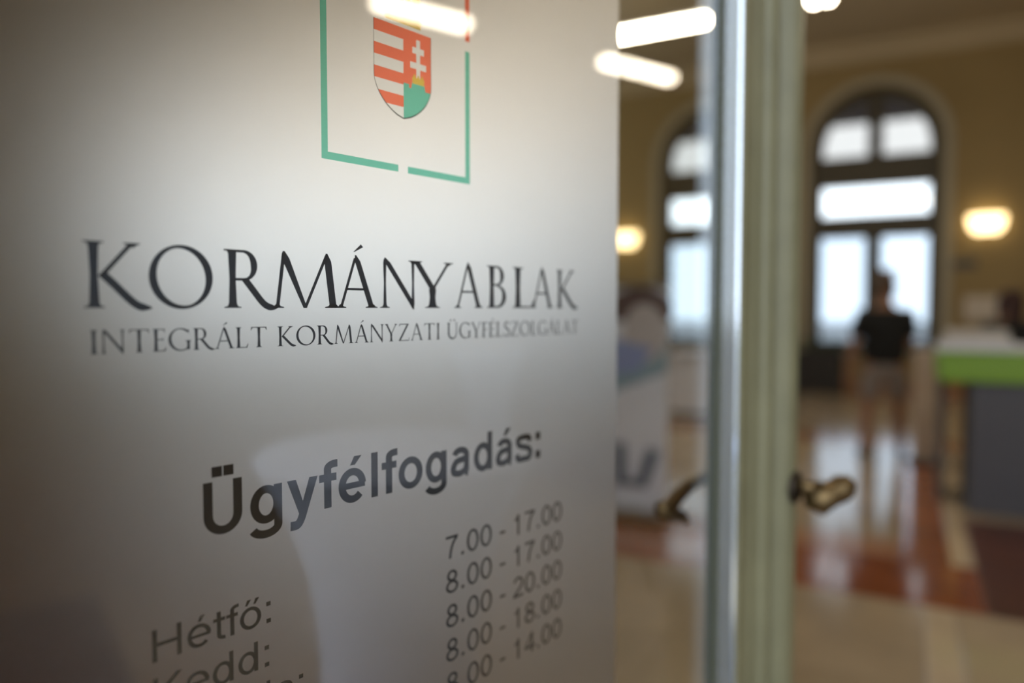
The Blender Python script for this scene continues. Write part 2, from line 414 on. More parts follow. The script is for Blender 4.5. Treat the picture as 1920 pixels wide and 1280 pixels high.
o = MB().box(A0, -6, -.45, 4.08, -.02, -.0005).build('added_dark_paving', 'tile_dark', fl); o['kind'] = 'stuff'  # rest of the dark paving added to dim the film's lower left

# ---------------------------------------------------------------- the glass door
door = bpy.data.objects.new('door_1', None); C.objects.link(door)
door.location = Vector((0, Z0, 0)) + DD * UH; door.rotation_euler = (0, 0, DRZ)
setting(door, 'open glass door with frosted film sign and olive frame', 'door')
# local x = u - UH, local y = away from the viewer, z up
def L(u): return u - UH
GL0, GL1, GZ0, GZ1, DTOP = -.585, .480, .30, 2.55, 2.75
GF, GB = -.0064, -.0004                           # glass faces (negative y is the viewer's side)
MB().box(L(GL0), L(GL1), GF, GB, GZ0, GZ1).build('glass_pane', 'doorglass', door)
u_film, _ = uz(1157, 640)
film = MB().box(L(-.60), L(u_film), .0003, .0008, .62, 2.40).build('frosted_film', 'film', door)
film['label'] = 'white frosted film with printed opening hours'
# stile profile in (u, t): t towards the viewer
SU = .4755
MB().extrude([(L(u), -t) for u, t in [(SU, -.006), (SU, .0095), (.4815, .0125), (.4815, -.006)]], 'z', GZ0, GZ1).build('glazing_fillet', 'gasket', door)
bead = [(.4815, -.006), (.4815, .0350), (.4855, .0385), (.4885, .0385), (.4885, -.006)]
MB().extrude([(L(u), -t) for u, t in bead], 'z', GZ0, GZ1).build('glazing_bead', 'bead', door)
prof = [(.4885, -.014), (.4885, .0365), (.4935, .0405), (.527, .0405), (.530, .0360), (.538, .0345), (.543, .0385), (.562, .0405), (.566, .0480),
        (.574, .0540), (.588, .0540), (.592, .0500), (.598, .0500), (.602, .0610), (.611, .0710), (.626, .0755), (.642, .0735), (.654, .0650), (.660, .0500), (.660, -.014)]
st = MB().extrude([(L(u), -t) for u, t in prof], 'z', 0.01, DTOP).build('stile', 'olive', door)
st['label'] = 'olive painted stile with moulded grooves'
MB().extrude([(L(u), -t) for u, t in [(-.70, -.014), (-.70, .055), (-.63, .055), (-.615, .04), (-.585, .04), (-.585, -.014)]], 'z', 0.01, DTOP).build('stile', 'olive', door)
MB().rbox(L(-.585), L(.4885), -.040, .014, 0.01, GZ0, .008).build('bottom_rail', 'olive', door)
MB().rbox(L(-.585), L(.4885), -.040, .014, GZ1, DTOP, .008).build('top_rail', 'olive', door)
for z in (.35, 1.4, 2.4):
    MB().tube([(L(-.705), -.05, z - .06), (L(-.705), -.05, z + .06)], .011).build('hinge', 'iron', door)
# handles
HZ = 1.150
fh = MB().lathe([(.001, .0), (.028, .0), (.028, .004), (.019, .009), (.001, .010)], n=24)
fh.v = [(L(.634) + x, -.073 - z, HZ + y) for x, y, z in fh.v]
fh.build('rosette', 'iron', door)
kb = MB().tube([(L(.634), -.076, HZ + .004), (L(.636), -.092, HZ + .004), (L(.640), -.104, HZ - .002)], [.012, .0115, .016], 14)
kb.tube([(L(.636), -.096, HZ - .002), (L(.640), -.102, HZ - .009), (L(.648), -.112, HZ - .014), (L(.660), -.124, HZ - .008), (L(.672), -.138, HZ + .002), (L(.680), -.148, HZ + .006), (L(.684), -.153, HZ + .006)],
        [.010, .024, .0290, .0215, .0230, .018, .008], 16)
kb.build('door_knob', 'brass', door)['label'] = 'aged brass knob'
bl = MB().lathe([(.001, .0), (.025, .0), (.025, .004), (.016, .009), (.001, .010)], n=24)
bl.v = [(L(.612) + x, .013 + z, HZ + y) for x, y, z in bl.v]
bl.build('rosette', 'iron', door)
LY = .064
lv = MB().tube([(L(.612), .018, HZ), (L(.612), LY - .016, HZ), (L(.604), LY - .004, HZ + .002), (L(.58), LY, HZ + .006), (L(.53), LY, HZ + .002), (L(.48), LY, HZ - .012), (L(.455), LY, HZ - .024), (L(.437), LY, HZ - .024), (L(.428), LY, HZ - .012)],
               [.011, .011, .0125, .0125, .0115, .013, .0145, .0135, .008], 14)
lv.build('lever', 'brass', door)['label'] = 'aged brass lever handle'
MB().tube([(L(.450), LY, HZ - .032), (L(.475), LY, HZ - .038), (L(.50), LY, HZ - .046), (L(.52), LY, HZ - .060)], [.010, .0125, .011, .006], 12).build('lever_scroll', 'iron', door)

# ---------------------------------------------------------------- lettering tools: flat polygons in (x, y), cap height 1
def arc(cx, cy, rx, ry, a0, a1, n=18):
    return [(cx + rx * math.cos(math.radians(a0 + (a1 - a0) * k / n)), cy + ry * math.sin(math.radians(a0 + (a1 - a0) * k / n))) for k in range(n + 1)]
def spline(pts, n=8):
    out = []
    P4 = [pts[0]] + list(pts) + [pts[-1]]
    for i in range(1, len(P4) - 2):
        for k in range(n):
            t = k / n
            out.append(tuple(.5 * (2 * b + (c - a) * t + (2 * a - 5 * b + 4 * c - d) * t * t + (3 * b - a - 3 * c + d) * t ** 3)
                             for a, b, c, d in zip(P4[i - 1], P4[i], P4[i + 1], P4[i + 2])))
    return out + [pts[-1]]
def brush(path, w, closed=False):
    """quads along a path; w is a number or a function of (tangent angle, 0..1 position)"""
    n = len(path); left = []; right = []
    for i in range(n):
        if closed: p, q = path[i - 1], path[(i + 1) % n]
        else: p, q = path[max(i - 1, 0)], path[min(i + 1, n - 1)]
        dx, dy = q[0] - p[0], q[1] - p[1]; l = math.hypot(dx, dy) or 1; dx /= l; dy /= l
        ww = w(math.atan2(dy, dx), i / (n - 1)) if callable(w) else w
        if not closed and 0 < i < n - 1:                      # mitre
            a = (path[i][0] - p[0], path[i][1] - p[1]); la = math.hypot(*a) or 1
            c = max(.55, (a[0] * dx + a[1] * dy) / la); ww /= c
        left.append((path[i][0] - dy * ww / 2, path[i][1] + dx * ww / 2)); right.append((path[i][0] + dy * ww / 2, path[i][1] - dx * ww / 2))
    rng = range(n) if closed else range(n - 1)
    return [[left[i], right[i], right[(i + 1) % n], left[(i + 1) % n]] for i in rng]
def rect(x0, y0, x1, y1): return [[(x0, y0), (x1, y0), (x1, y1), (x0, y1)]]

# sans-serif letters of the opening hours; s = stem width
def sans(ch, s, bold):
    h = s * (.86 if bold else .90)                             # horizontals are a little thinner
    ww = lambda t, p: math.hypot(s * math.sin(t), h * math.cos(t))
    k = (1.0 if not bold else 1.07)
    X = .735                                                   # x-height
    def bowl(cx, rx): return brush(arc(cx, X / 2, rx - s / 2, X / 2 + .012 - h / 2, 0, 360, 40)[:-1], ww, True)
    base = {'é': 'e', 'á': 'a', 'ő': 'o', 'ö': 'o', 'ü': 'u', 'Ü': 'U'}.get(ch, ch)
    g = []; adv = .774 * k
    if base == 'H': g = rect(.11, 0, .11 + s, 1) + rect(.895 - s, 0, .895, 1) + rect(.11 + s, .5 - h / 2 + .02, .895 - s, .5 + h / 2 + .02); adv = 1.005
    elif base == 'K': g = rect(.11, 0, .11 + s, 1) + [[(.11 + s, .33), (.11 + s, .33 + s * 1.45), (.735, 1), (.735 + s * 1.25, 1)], [(.33, .50), (.33 + s * .72, .50 + s * .75), (.93, 0), (.93 - s * 1.3, 0)]]; adv = .929
    elif base == 'P': g = rect(.11, 0, .11 + s, 1) + brush([(.11 + s / 2, 1 - h / 2), (.55, 1 - h / 2)] + arc(.56, .71, .27 - s / 2, .29 - h / 2, 90, -90, 16) + [(.55, .42 + h / 2), (.11 + s / 2, .42 + h / 2)], ww); adv = .929
    elif base == 'S': g = brush(spline([(.80, .70), (.74, .88), (.47, .96), (.20, .88), (.15, .73), (.25, .60), (.47, .53), (.71, .45), (.81, .27), (.74, .11), (.47, .035), (.19, .10), (.10, .32)]), ww); adv = .929
    elif base == 'C': g = brush(arc(.52, .5, .42 - s / 2, .515 - h / 2, 38, 322, 36), ww); adv = 1.0
    elif base == 'U':
        g = brush([(.11 + s / 2, 1), (.11 + s / 2, .40)] + arc(.50, .36, .39 - s / 2, .375 - h / 2, 180, 360, 24) + [(.89 - s / 2, .40), (.89 - s / 2, 1)], ww); adv = 1.005
    elif base == 'e':
        rx = .345 * k; cx = .385 * k
        g = brush(arc(cx, X / 2, rx - s / 2, X / 2 + .012 - h / 2, 3, 318, 36), ww) + rect(cx - rx + s * .6, X / 2 - h * .42, cx + rx - s * .15, X / 2 + h * .42)
    elif base == 'o': adv = .774 if not bold else .85; g = bowl(adv / 2, adv / 2 - .047)
    elif base == 'd':
        adv = .774 if not bold else .85
        g = bowl(.05 + (adv - .16) / 2, (adv - .16) / 2) + rect(adv - .095 - s, 0, adv - .095, 1.0)
    elif base == 'g':
        adv = .774 if not bold else .85; xr = adv - .095 - s / 2
        g = bowl(.05 + (adv - .16) / 2, (adv - .16) / 2) + brush([(xr, X), (xr, -.05)] + arc((.10 + xr) / 2, -.06, (xr - .10) / 2, .24 - h / 2, 0, -165, 20), ww)
    elif base == 'a':
        xr = .655 * k - s / 2
        g = brush(arc(.37 * k, X - .215, .27 * k - s / 2 + .02, .225 - h / 2, 168, 0, 18) + [(xr, X - .3), (xr, .12)] + arc(xr + s * .55, .105, s * .55, .105 - h * .3, 180, 250, 6), ww)
        g += brush(spline([(xr, .46), (xr - .12, .425), (.24 * k, .385), (.055 + s / 2, .25), (.055 + s / 2 + .01, .13), (.16 + s / 2, .035 + h * .35), (.36 * k, .05 + h * .2), (xr - .05, .15), (xr, .27)]), ww)
    elif base == 's':
        adv = .696 if not bold else .774; q = adv / .696
        g = brush(spline([(.585 * q, .52), (.53 * q, .645), (.345 * q, X + .012 - h / 2), (.16 * q, .64), (.115 * q, .545), (.18 * q, .45), (.345 * q, .395), (.535 * q, .33), (.60 * q, .20), (.53 * q, .075), (.345 * q, h / 2 - .012), (.14 * q, .075), (.085 * q, .22)]), ww)
    elif base == 'f':
        adv = .387 if not bold else .464; xc = .135 + s / 2
        g = brush([(xc, 0), (xc, .79)] + arc(xc + .19, .83, .19, .175 - h / 2, 180, 92, 10) + [(adv + .02, 1.005 - h / 2)], ww) + rect(.015, X - h - .01, adv - .01, X - .01)
    elif base == 't':
        adv = .387; xc = .12 + s / 2
        g = brush([(xc, .93), (xc, .17)] + arc(xc + .17, .165, .17, .17 - h / 2, 180, 268, 10) + [(adv - .01, h / 2)], ww) + rect(.015, X - h - .01, adv - .015, X - .01)
    elif base == 'l': adv = .387; g = rect(.195 - s / 2, 0, .195 + s / 2, 1.0)
    elif base == 'y':
        adv = .696 if not bold else .774
        g = [[(.02, X), (.02 + s * 1.12, X), (adv / 2 + s * .42, .05), (adv / 2 - s * .45, .0)], [(adv - .02 - s * 1.1, X), (adv - .02, X), (adv / 2 + s * .35, -.08), (adv / 2 - s * .55, -.02)]]
        g += brush(spline([(adv / 2 + s * .02, .02), (adv / 2 - .06, -.12), (adv / 2 - .14, -.205 + h * .05), (.09, -.215 + h * .1)], 6), s)
    elif base == 'r': adv = .464; g = rect(.095, 0, .095 + s, X) + brush(arc(.095 + s / 2 + .30, .42, .30, .31 - h / 2, 170, 93, 10), ww)
    elif base in 'nu':
        r = (.68 - .095 - s) / 2; x0 = .095 + s / 2
        q = [(x0, 0), (x0, .44)] + arc(x0 + r, .44, r, X - .44 + .012 - h / 2, 180, 0, 20) + [(x0 + 2 * r, .44), (x0 + 2 * r, 0)]
        if base == 'u': q = [(x, X - y) for x, y in q]
        g = brush(q, ww) + (rect(.095, 0, .095 + s, X) if base == 'n' else rect(x0 + 2 * r - s / 2, 0, x0 + 2 * r + s / 2, X))
    elif base == 'k': adv = .696; g = rect(.09, 0, .09 + s, 1) + [[(.09 + s, .22), (.09 + s, .22 + s * 1.4), (.50, X), (.50 + s * 1.3, X)], [(.29, .42), (.29 + s * .7, .42 + s * .8), (.69, 0), (.69 - s * 1.25, 0)]]
    elif base == 'z': adv = .696; g = rect(.04, X - h, .65, X) + rect(.04, 0, .66, h) + [[(.04, h), (.04 + s * 1.35, h), (.65, X - h), (.65 - s * 1.35, X - h)]]
    elif base == '0': g = brush(arc(.387, .49, .335 - s / 2, .50 - h / 2, 0, 360, 40)[:-1], ww, True)
    elif base == '8': g = brush(arc(.387, .735, .275 - s / 2, .255 - h / 2, 0, 360, 36)[:-1], ww, True) + brush(arc(.387, .262, .335 - s / 2, .28 - h / 2, 0, 360, 36)[:-1], ww, True)
    elif base == '1': g = rect(.33, 0, .33 + s, .98) + [[(.14, .70), (.33, .70), (.33, .79), (.14, .79)], [(.25, .79), (.33, .79), (.33 + s * .4, .98), (.345, .98)]]
    elif base == '7': g = rect(.06, .98 - h, .72, .98) + brush(spline([(.66, .98 - h), (.50, .72), (.36, .42), (.28, 0)], 6), s)
    elif base == '2': g = brush(arc(.387, .69, .315 - s / 2, .29 - h / 2, 170, -20, 20) + spline([(.60, .50), (.42, .34), (.22, .19), (.115, .06)], 5), ww) + rect(.055, 0, .71, h)
    elif base == '4': g = rect(.48, 0, .48 + s, .98) + rect(.04, .23, .72, .23 + h) + [[(.04, .23 + h * .4), (.04 + s * 1.1, .23 + h), (.48 + s * .3, .86), (.48, .98)]]
    elif base == '.': adv = .387; g = rect(.195 - s * .6, 0, .195 + s * .6, s * 1.2)
    elif base == ':': adv = .387 if not bold else .464; g = rect(adv / 2 - s * .58, 0, adv / 2 + s * .58, s * 1.16) + rect(adv / 2 - s * .58, X - s * 1.16, adv / 2 + s * .58, X)
    elif base == '-': adv = .464; g = rect(.06, .32, .40, .32 + h)
    elif base == ' ': adv = .387
    c = adv / 2
    if ch in 'éá': g = g + [[(c - s * .35, .81), (c + s * .35, .81), (c + s * 1.35, 1.0), (c + s * .25, 1.0)]]
    if ch in 'ö ü'.replace(' ', ''): g = g + rect(c - .20, .84, c - .20 + s * 1.1, .84 + s * 1.1) + rect(c + .20 - s * 1.1, .84, c + .20, .84 + s * 1.1)
    if ch == 'Ü': g = g + rect(c - .22, 1.08, c - .22 + s * 1.12, 1.08 + s * 1.05) + rect(c + .22 - s * 1.12, 1.08, c + .22, 1.08 + s * 1.05)
    if ch == 'ő':
        for dx in (-.13, .13): g = g + [[(c + dx - s * .35, .81), (c + dx + s * .25, .81), (c + dx + s * 1.2, 1.0), (c + dx + s * .2, 1.0)]]
    return g, adv
def sans_line(txt, bold, s):
    out = []; x = 0
    for ch in txt:
        g, adv = sans(ch, s, bold)
        out += [[(px + x, py) for px, py in poly] for poly in g]; x += adv
    return out

# Roman inscriptional capitals of the heading
T, H = .118, .052                                             # thick and thin strokes
def stem(xc, y0=0., y1=1., w=T, bl=.085, br=.085, tl=.085, tr=.085):
    a, b = xc - w / 2, xc + w / 2; e = .016; c = .075; wv = w * .045
    def side(x, sgn, lo, hi):
        return [(x + sgn * lo, y0), (x + sgn * lo, y0 + e), (x + sgn * lo * .38, y0 + .030), (x + sgn * .010, y0 + c), (x - sgn * wv, (y0 + y1) / 2), (x + sgn * .010, y1 - c), (x + sgn * hi * .38, y1 - .030), (x + sgn * hi, y1 - e), (x + sgn * hi, y1)]
    r = side(b, 1, br, tr); l = side(a, -1, bl, tl)
    return [[l[i], r[i], r[i + 1], l[i + 1]] for i in range(len(r) - 1)]
def diag(x0, y0, x1, y1, w): return [[(x0 - w / 2, y0), (x0 + w / 2, y0), (x1 + w / 2, y1), (x1 - w / 2, y1)]]
def wedge(x0, y0, w0, x1, y1, w1): return [[(x0 - w0 / 2, y0), (x0 + w0 / 2, y0), (x1 + w1 / 2, y1), (x1 - w1 / 2, y1)]]
def foot(xc, y, w, l=.085, up=True):
    d = 1 if up else -1; e = .016 * d; c = .07 * d
    return [[(xc - w / 2 - l, y), (xc + w / 2 + l, y), (xc + w / 2 + l, y + e), (xc - w / 2 - l, y + e)],
            [(xc - w / 2 - l, y + e), (xc + w / 2 + l, y + e), (xc + w / 2 + l * .35, y + .032 * d), (xc - w / 2 - l * .35, y + .032 * d)],
            [(xc - w / 2 - l * .35, y + .032 * d), (xc + w / 2 + l * .35, y + .032 * d), (xc + w / 2, y + c), (xc - w / 2, y + c)]]
def ring(cx, cy, rx, ry, wt, wh, tilt=0., a0=0, a1=360, n=44):
    """bowl with thick sides and thin top and bottom, stress axis tilted"""
    out = []; ti = math.radians(tilt)
    def pt(t):
        t = math.radians(t); w = wh + (wt - wh) * abs(math.cos(t - ti)) ** 1.5
        c, s = math.cos(t), math.sin(t)
        return (cx + rx * c, cy + ry * s), (cx + (rx - w) * c, cy + (ry - w) * s)
    for k in range(n):
        (o0, i0), (o1, i1) = pt(a0 + (a1 - a0) * k / n), pt(a0 + (a1 - a0) * (k + 1) / n)
        out.append([o0, i0, i1, o1])
    return out
def tail(p, wt): return brush(spline(p, 7), lambda t, q: wt * (1 - max(0, (q - .72) / .28) ** 1.4 * .93))
def beak(x, y, dx, dy, w=.035): return [[(x, y), (x + dx, y), (x + dx, y + dy), (x + dx * .45, y + dy * .25)]]
def roman(ch):
    base = {'Á': 'A', 'É': 'E', 'Ü': 'U'}.get(ch, ch)
    w = 1.0
    if base == 'I': g = stem(.15); w = .30
    elif base == 'K':
        g = stem(.15) + diag(.245, .47, .675, .985, .085) + foot(.685, 1, .075, .085, False) + tail([(.25, .53), (.42, .36), (.64, .13), (.76, .035), (.86, .006), (.97, .002)], T * 1.02); w = .90
    elif base == 'O': g = ring(.52, .5, .52, .52, T * 1.08, .050, 14); w = 1.04
    elif base == 'R':
        g = stem(.16, tr=.02) + brush([(.02, .985), (.10, .988), (.18, .985)], .028) + ring(.36, .735, .235, .265, T, .046, 8, -90, 90, 22) + [[(.2, 1), (.37, 1), (.37, .955), (.2, .955)], [(.2, .47), (.37, .47), (.37, .515), (.2, .515)]]
        g += tail([(.37, .50), (.50, .33), (.66, .12), (.76, .035), (.86, .006), (.96, .002)], T * .98); w = .88
    elif base == 'M':
        g = wedge(.13, .0, .055, .235, 1.0, .055) + foot(.13, 0, .05, .075) + wedge(.565, 0, .06, .262, .9, .12) + wedge(.262, .9, .12, .235, 1.03, .03) + wedge(.565, .0, .05, .925, 1.0, .05) + wedge(1.03, 0, T, .945, .88, T) + wedge(.945, .88, T, .925, 1.03, .03) + foot(1.03, 0, .11, .085); w = 1.16
    elif base == 'A':
        g = diag(.105, 0, .405, .98, .055) + foot(.105, 0, .05, .08) + wedge(.755, 0, T, .458, .92, T) + wedge(.458, .92, T, .415, 1.04, .03) + foot(.755, 0, .11, .075) + rect(.20, .345, .66, .39); w = .86
    elif base == 'N':
        g = stem(.12, w=.055, tr=.0, tl=.0) + wedge(.815, -.03, .035, .76, .12, .13) + wedge(.76, .12, .13, .19, .93, .13) + wedge(.19, .93, .13, .125, 1.03, .03) + stem(.805, w=.055, y0=0, bl=0, br=0); w = .93
    elif base == 'Y':
        g = stem(.40, 0, .46, T, tl=0, tr=0) + diag(.40, .42, .10, .985, .115) + foot(.09, 1, .09, .07, False) + diag(.415, .42, .71, .985, .055) + foot(.715, 1, .045, .075, False); w = .80
    elif base == 'B':
        g = stem(.15, tr=.02, br=.02) + ring(.30, .765, .205, .235, T * .95, .044, 6, -90, 90, 20) + ring(.31, .27, .26, .27, T, .046, -6, -90, 90, 22)
        g += rect(.2, .955, .31, 1) + rect(.2, .525, .31, .57) + rect(.2, 0, .32, .045); w = .60
    elif base == 'L': g = stem(.15, br=.02) + [[(.2, 0), (.56, 0), (.56, .035), (.2, .045)]] + [[(.50, .03), (.56, .02), (.60, .20), (.575, .20)]]; w = .62
    elif base == 'E':
        g = stem(.15, br=.02, tr=.02)
        g += [[(.2, 0), (.52, 0), (.50, .038), (.2, .045)], [(.455, .03), (.52, 0), (.56, .17), (.535, .17)], [(.2, .5), (.44, .505), (.44, .545), (.2, .545)], [(.42, .45), (.445, .45), (.445, .60), (.42, .60)], [(.2, .955), (.48, .962), (.50, 1), (.2, 1)], [(.445, .965), (.50, 1), (.505, .84), (.48, .84)]]; w = .57
    elif base == 'F':
        g = stem(.15, tr=.02) + [[(.2, .5), (.44, .505), (.44, .545), (.2, .545)], [(.42, .45), (.445, .45), (.445, .60), (.42, .60)], [(.2, .955), (.48, .962), (.50, 1), (.2, 1)], [(.445, .965), (.50, 1), (.505, .84), (.48, .84)]]; w = .53
    elif base == 'T':
        g = stem(.42, tl=.02, tr=.02) + rect(.05, .955, .79, 1.0) + [[(.03, .84), (.055, .84), (.12, .97), (.05, 1)], [(.785, .84), (.81, .84), (.79, 1), (.72, .97)]]; w = .84
    elif base == 'Z':
        g = rect(.08, .955, .72, 1) + rect(.03, 0, .72, .045) + diag(.09, .02, .66, .98, .125) + [[(.06, .84), (.085, .84), (.14, .97), (.08, 1)], [(.70, .02), (.73, .0), (.77, .19), (.745, .19)]]; w = .78
    elif base == 'S':
        g = brush(spline([(.455, .80), (.43, .93), (.30, .977), (.15, .93), (.085, .79), (.14, .65), (.28, .54), (.44, .42), (.50, .25), (.43, .08), (.26, .022), (.12, .06), (.05, .20)]), lambda t, p: .045 + (.115 - .045) * max(0, math.sin(PI * p)) ** 1.3)
        g += [[(.44, .80), (.47, .80), (.48, .96), (.45, .96)], [(.035, .20), (.065, .20), (.06, .03), (.03, .03)]]; w = .55
    elif base == 'G':
        g = ring(.50, .5, .50, .52, T * 1.05, .05, 12, 48, 318, 38) + stem(.82, 0.04, .46, T * .95, .0, .0, .085, .07) + [[(.80, .93), (.835, .98), (.855, .77), (.83, .77)]]; w = .92
    elif base == 'U':
        g = brush([(.17, .93), (.17, .35)] + arc(.475, .35, .305, .335, 180, 360, 26) + [(.78, .35), (.78, .93)], lambda t, p: T * (1 - p) ** .5 * 1.0 + .05 * p if p < .5 else T * .5 ** .5 * (1 - (p - .5) * 2) + .055 * ((p - .5) * 2))
        g += foot(.17, 1, T, .08, False) + foot(.78, 1, .055, .08, False) ; w = .93
    else: g = []; w = .42
    c = w / 2
    if ch in 'ÁÉ': g = g + [[(c - .06, 1.10), (c - .035, 1.10), (c + .15, 1.205), (c + .10, 1.26)]]
    if ch == 'Ü': g = g + brush(arc(c - .15, 1.16, .03, .03, 0, 360, 10)[:-1], .06, True) + brush(arc(c + .15, 1.16, .03, .03, 0, 360, 10)[:-1], .06, True)
    return g, w
def bounds(polys):
    xs = [x for p in polys for x, y in p]
    return min(xs), max(xs)
YP = .00005                                                   # print lies between glass and film
def print_part(name, polys, mat, parent, fx, fy, y=YP):
    m = MB()
    for p in polys: m.add([(fx(x), y, fy(yy)) for x, yy in p], [tuple(range(len(p)))])
    me = bpy.data.meshes.new(name); me.from_pydata(m.v, [], m.f); me.materials.append(M[mat]); me.update()
    o = bpy.data.objects.new(name, me); C.objects.link(o); o.parent = parent
    return o
def fit(x0, x1, u0, u1): return lambda x: L(u0 + (x - x0) * (u1 - u0) / (x1 - x0))

# heading, letter by letter where each stands on the sign
zb = uz(640, 577)[1]; cap = uz(176, 451)[1] - uz(176, 577)[1]
HEAD = [('K', 157, 286), ('O', 280, 400), ('R', 421, 521), ('M', 508, 640), ('Á', 630, 708), ('N', 713, 783), ('Y', 769, 850), ('A', 852, 905), ('B', 913, 949), ('L', 961, 1002), ('A', 996, 1037), ('K', 1043, 1083)]
for ch, xa, xb in HEAD:
    g, w = roman(ch); b0, b1 = bounds(g)
    print_part('letter', g, 'ink', film, fit(b0, b1, uz(xa, 577)[0], uz(xb, 577)[0]), lambda y: zb + y * cap)
# second line
zb2 = uz(176, 664)[1]; cap2 = uz(176, 619)[1] - zb2
x = 0; polys = []
for ch in 'INTEGRÁLT KORMÁNYZATI ÜGYFÉLSZOLGÁLAT':
    g, w = roman(ch)
    polys += [[(px + x, py) for px, py in p] for p in g]; x += w + (.075 if ch != ' ' else 0)
b0, b1 = bounds(polys)
print_part('subtitle_lettering', polys, 'ink', film, fit(b0, b1, uz(168, 640)[0], uz(1084, 612)[0]), lambda y: zb2 + y * cap2)['label'] = 'small dark capitals under the heading'
# opening hours
zb3 = uz(420, 1000)[1]; cap3 = uz(386, 907)[1] - zb3
polys = sans_line('Ügyfélfogadás:', True, .186); b0, b1 = bounds(polys)
print_part('bold_lettering', polys, 'ink_black', film, fit(b0, b1, uz(382, 1000)[0], uz(1013, 860)[0]), lambda y: zb3 + .012 * cap3 + y * cap3)['label'] = 'bold black line above the opening hours'
zr = uz(850, 1045)[1]; dz = (uz(850, 1045)[1] - uz(850, 1237)[1]) / 3; cap4 = uz(292, 1176)[1] - uz(292, 1237)[1]
h0, h1 = bounds(sans_line('Hétfő:', False, .128)); ua, ub = uz(286, 1237)[0], uz(508, 1160)[0]
for i, (day, hours) in enumerate([('Hétfő:', '7.00 - 17.00'), ('Kedd:', '8.00 - 17.00'), ('Szerda:', '8.00 - 20.00'), ('Csütörtök:', '8.00 - 18.00'), ('Péntek:', '8.00 - 14.00')]):
    zz = zr - dz * i
    p = sans_line(day, False, .128)
    print_part('day_lettering', p, 'ink_black', film, fit(h0, h1, ua, ub), lambda y: zz + y * cap4)
    p = sans_line(hours, False, .124); b0, b1 = bounds(p)
    print_part('hours_lettering', p, 'ink_black', film, fit(b0, b1, uz(836, 1045)[0], uz(1053, 965)[0]), lambda y: zz + y * cap4)

# emblem: framed shield
def bar(p, q, w0, w1): return None
ul, ur = uz(603, 297)[0], uz(881, 345)[0]
zlo = (uz(603, 297)[1] + uz(881, 345)[1]) / 2; zmid = uz(877, 88)[1]; zhi = 2 * zmid - zlo
bw = uz(617, 200)[0] - uz(605, 200)[0]; gap = (uz(877, 78)[1] - uz(877, 97)[1]) / 2
ug0, ug1 = uz(747, 320)[0], uz(765, 320)[0]
same = lambda x: L(x); idz = lambda z: z
def frame_half(z0, zm, mat):
    bh = bw if zm > z0 else -bw
    print_part('emblem_frame', [[(ul, z0), (ul + bw, z0 + bh), (ul + bw, zm), (ul, zm)], [(ul, z0), (ug0, z0), (ug0, z0 + bh), (ul + bw, z0 + bh)]], mat, film, same, idz)
    print_part('emblem_frame', [[(ur, z0), (ur - bw, z0 + bh), (ur - bw, zm), (ur, zm)], [(ug1, z0), (ur, z0), (ur - bw, z0 + bh), (ug1, z0 + bh)]], mat, film, same, idz)
frame_half(zlo, zmid - gap, 'ink_green')
frame_half(zhi, zmid + gap, 'ink_red')
# shield in its own units: x -1..1, y 0 (tip) .. 1 (top)
sx0, sx1, sxm = uz(701, 120)[0], uz(808, 120)[0], uz(757, 180)[0]
sy0 = uz(757, 222)[1]; st_h = uz(701, 53.5)[1] - uz(701, 75)[1]
sy1 = uz(701, 53.5)[1] + st_h * 1.0
SXC = (sx0 + sx1) / 2; SXW = (sx1 - sx0) / 2
def edge_x(y):                                               # half width of the shield at height y (0 tip..1 top)
    t = .42
    if y >= t: return 1.0
    q = 1 - y / t
    return max(0.0, (1 - q ** 1.9) ** (1 / 1.45))
fxs = lambda x: L(SXC + x * SXW); fys = lambda y: sy0 + y * (sy1 - sy0)
def half_slice(y0, y1, sgn, n=6):
    ys = [y0 + (y1 - y0) * k / n for k in range(n + 1)]
    return [[(0, ys[k]), (sgn * edge_x(ys[k]), ys[k]), (sgn * edge_x(ys[k + 1]), ys[k + 1]), (0, ys[k + 1])] for k in range(n)]
red = []; white = []
nb = 8
for k in range(nb): (red if k % 2 == (nb - 1) % 2 else white).extend(half_slice(k / nb, (k + 1) / nb, -1))
print_part('shield_stripe', red, 'ink_red', film, fxs, fys); print_part('shield_stripe', white, 'ink_white', film, fxs, fys)
def inside(x, y, r): return r[0] <= x <= r[2] and r[1] <= y <= r[3]
CROSS = [(.46, .46, .60, .92), (.32, .76, .74, .83), (.24, .59, .82, .66)]
def field_kind(x, y):
    if .42 <= y < .475 and .33 <= x <= .73: return 'crown'
    if .475 <= y < .53 and any(abs(x - c) < .085 * (1 - (y - .475) / .055) for c in (.39, .53, .67)): return 'crown'
    if y < .36 or (y < .43 and .27 + (y - .36) * .5 <= x <= .79 - (y - .36) * .5) or (y < .40 and x < .20): return 'hill'
    if any(inside(x, y, r) for r in CROSS): return 'cross'
    return 'field'
cells = {'field': [], 'cross': [], 'crown': [], 'hill': []}
NX, NY = 50, 100
for jy in range(NY):
    y0_, y1_ = jy / NY, (jy + 1) / NY; e0, e1 = edge_x(y0_), edge_x(y1_)
    for ix in range(NX):
        xa_, xb_ = ix / NX, (ix + 1) / NX; xm = (xa_ + xb_) / 2
        cells[field_kind(xm * (e0 + e1) / 2, (y0_ + y1_) / 2)].append([(xa_ * e0, y0_), (xb_ * e0, y0_), (xb_ * e1, y1_), (xa_ * e1, y1_)])
for kd, mt in (('field', 'ink_red'), ('cross', 'ink_white'), ('crown', 'ink_gold'), ('hill', 'ink_green')):
    print_part('shield_' + kd, cells[kd], mt, film, fxs, fys)
ol = [(-edge_x(y), y) for y in [k / 40 for k in range(40, 0, -1)]] + [(0, 0)] + [(edge_x(y), y) for y in [k / 40 for k in range(1, 41)]]
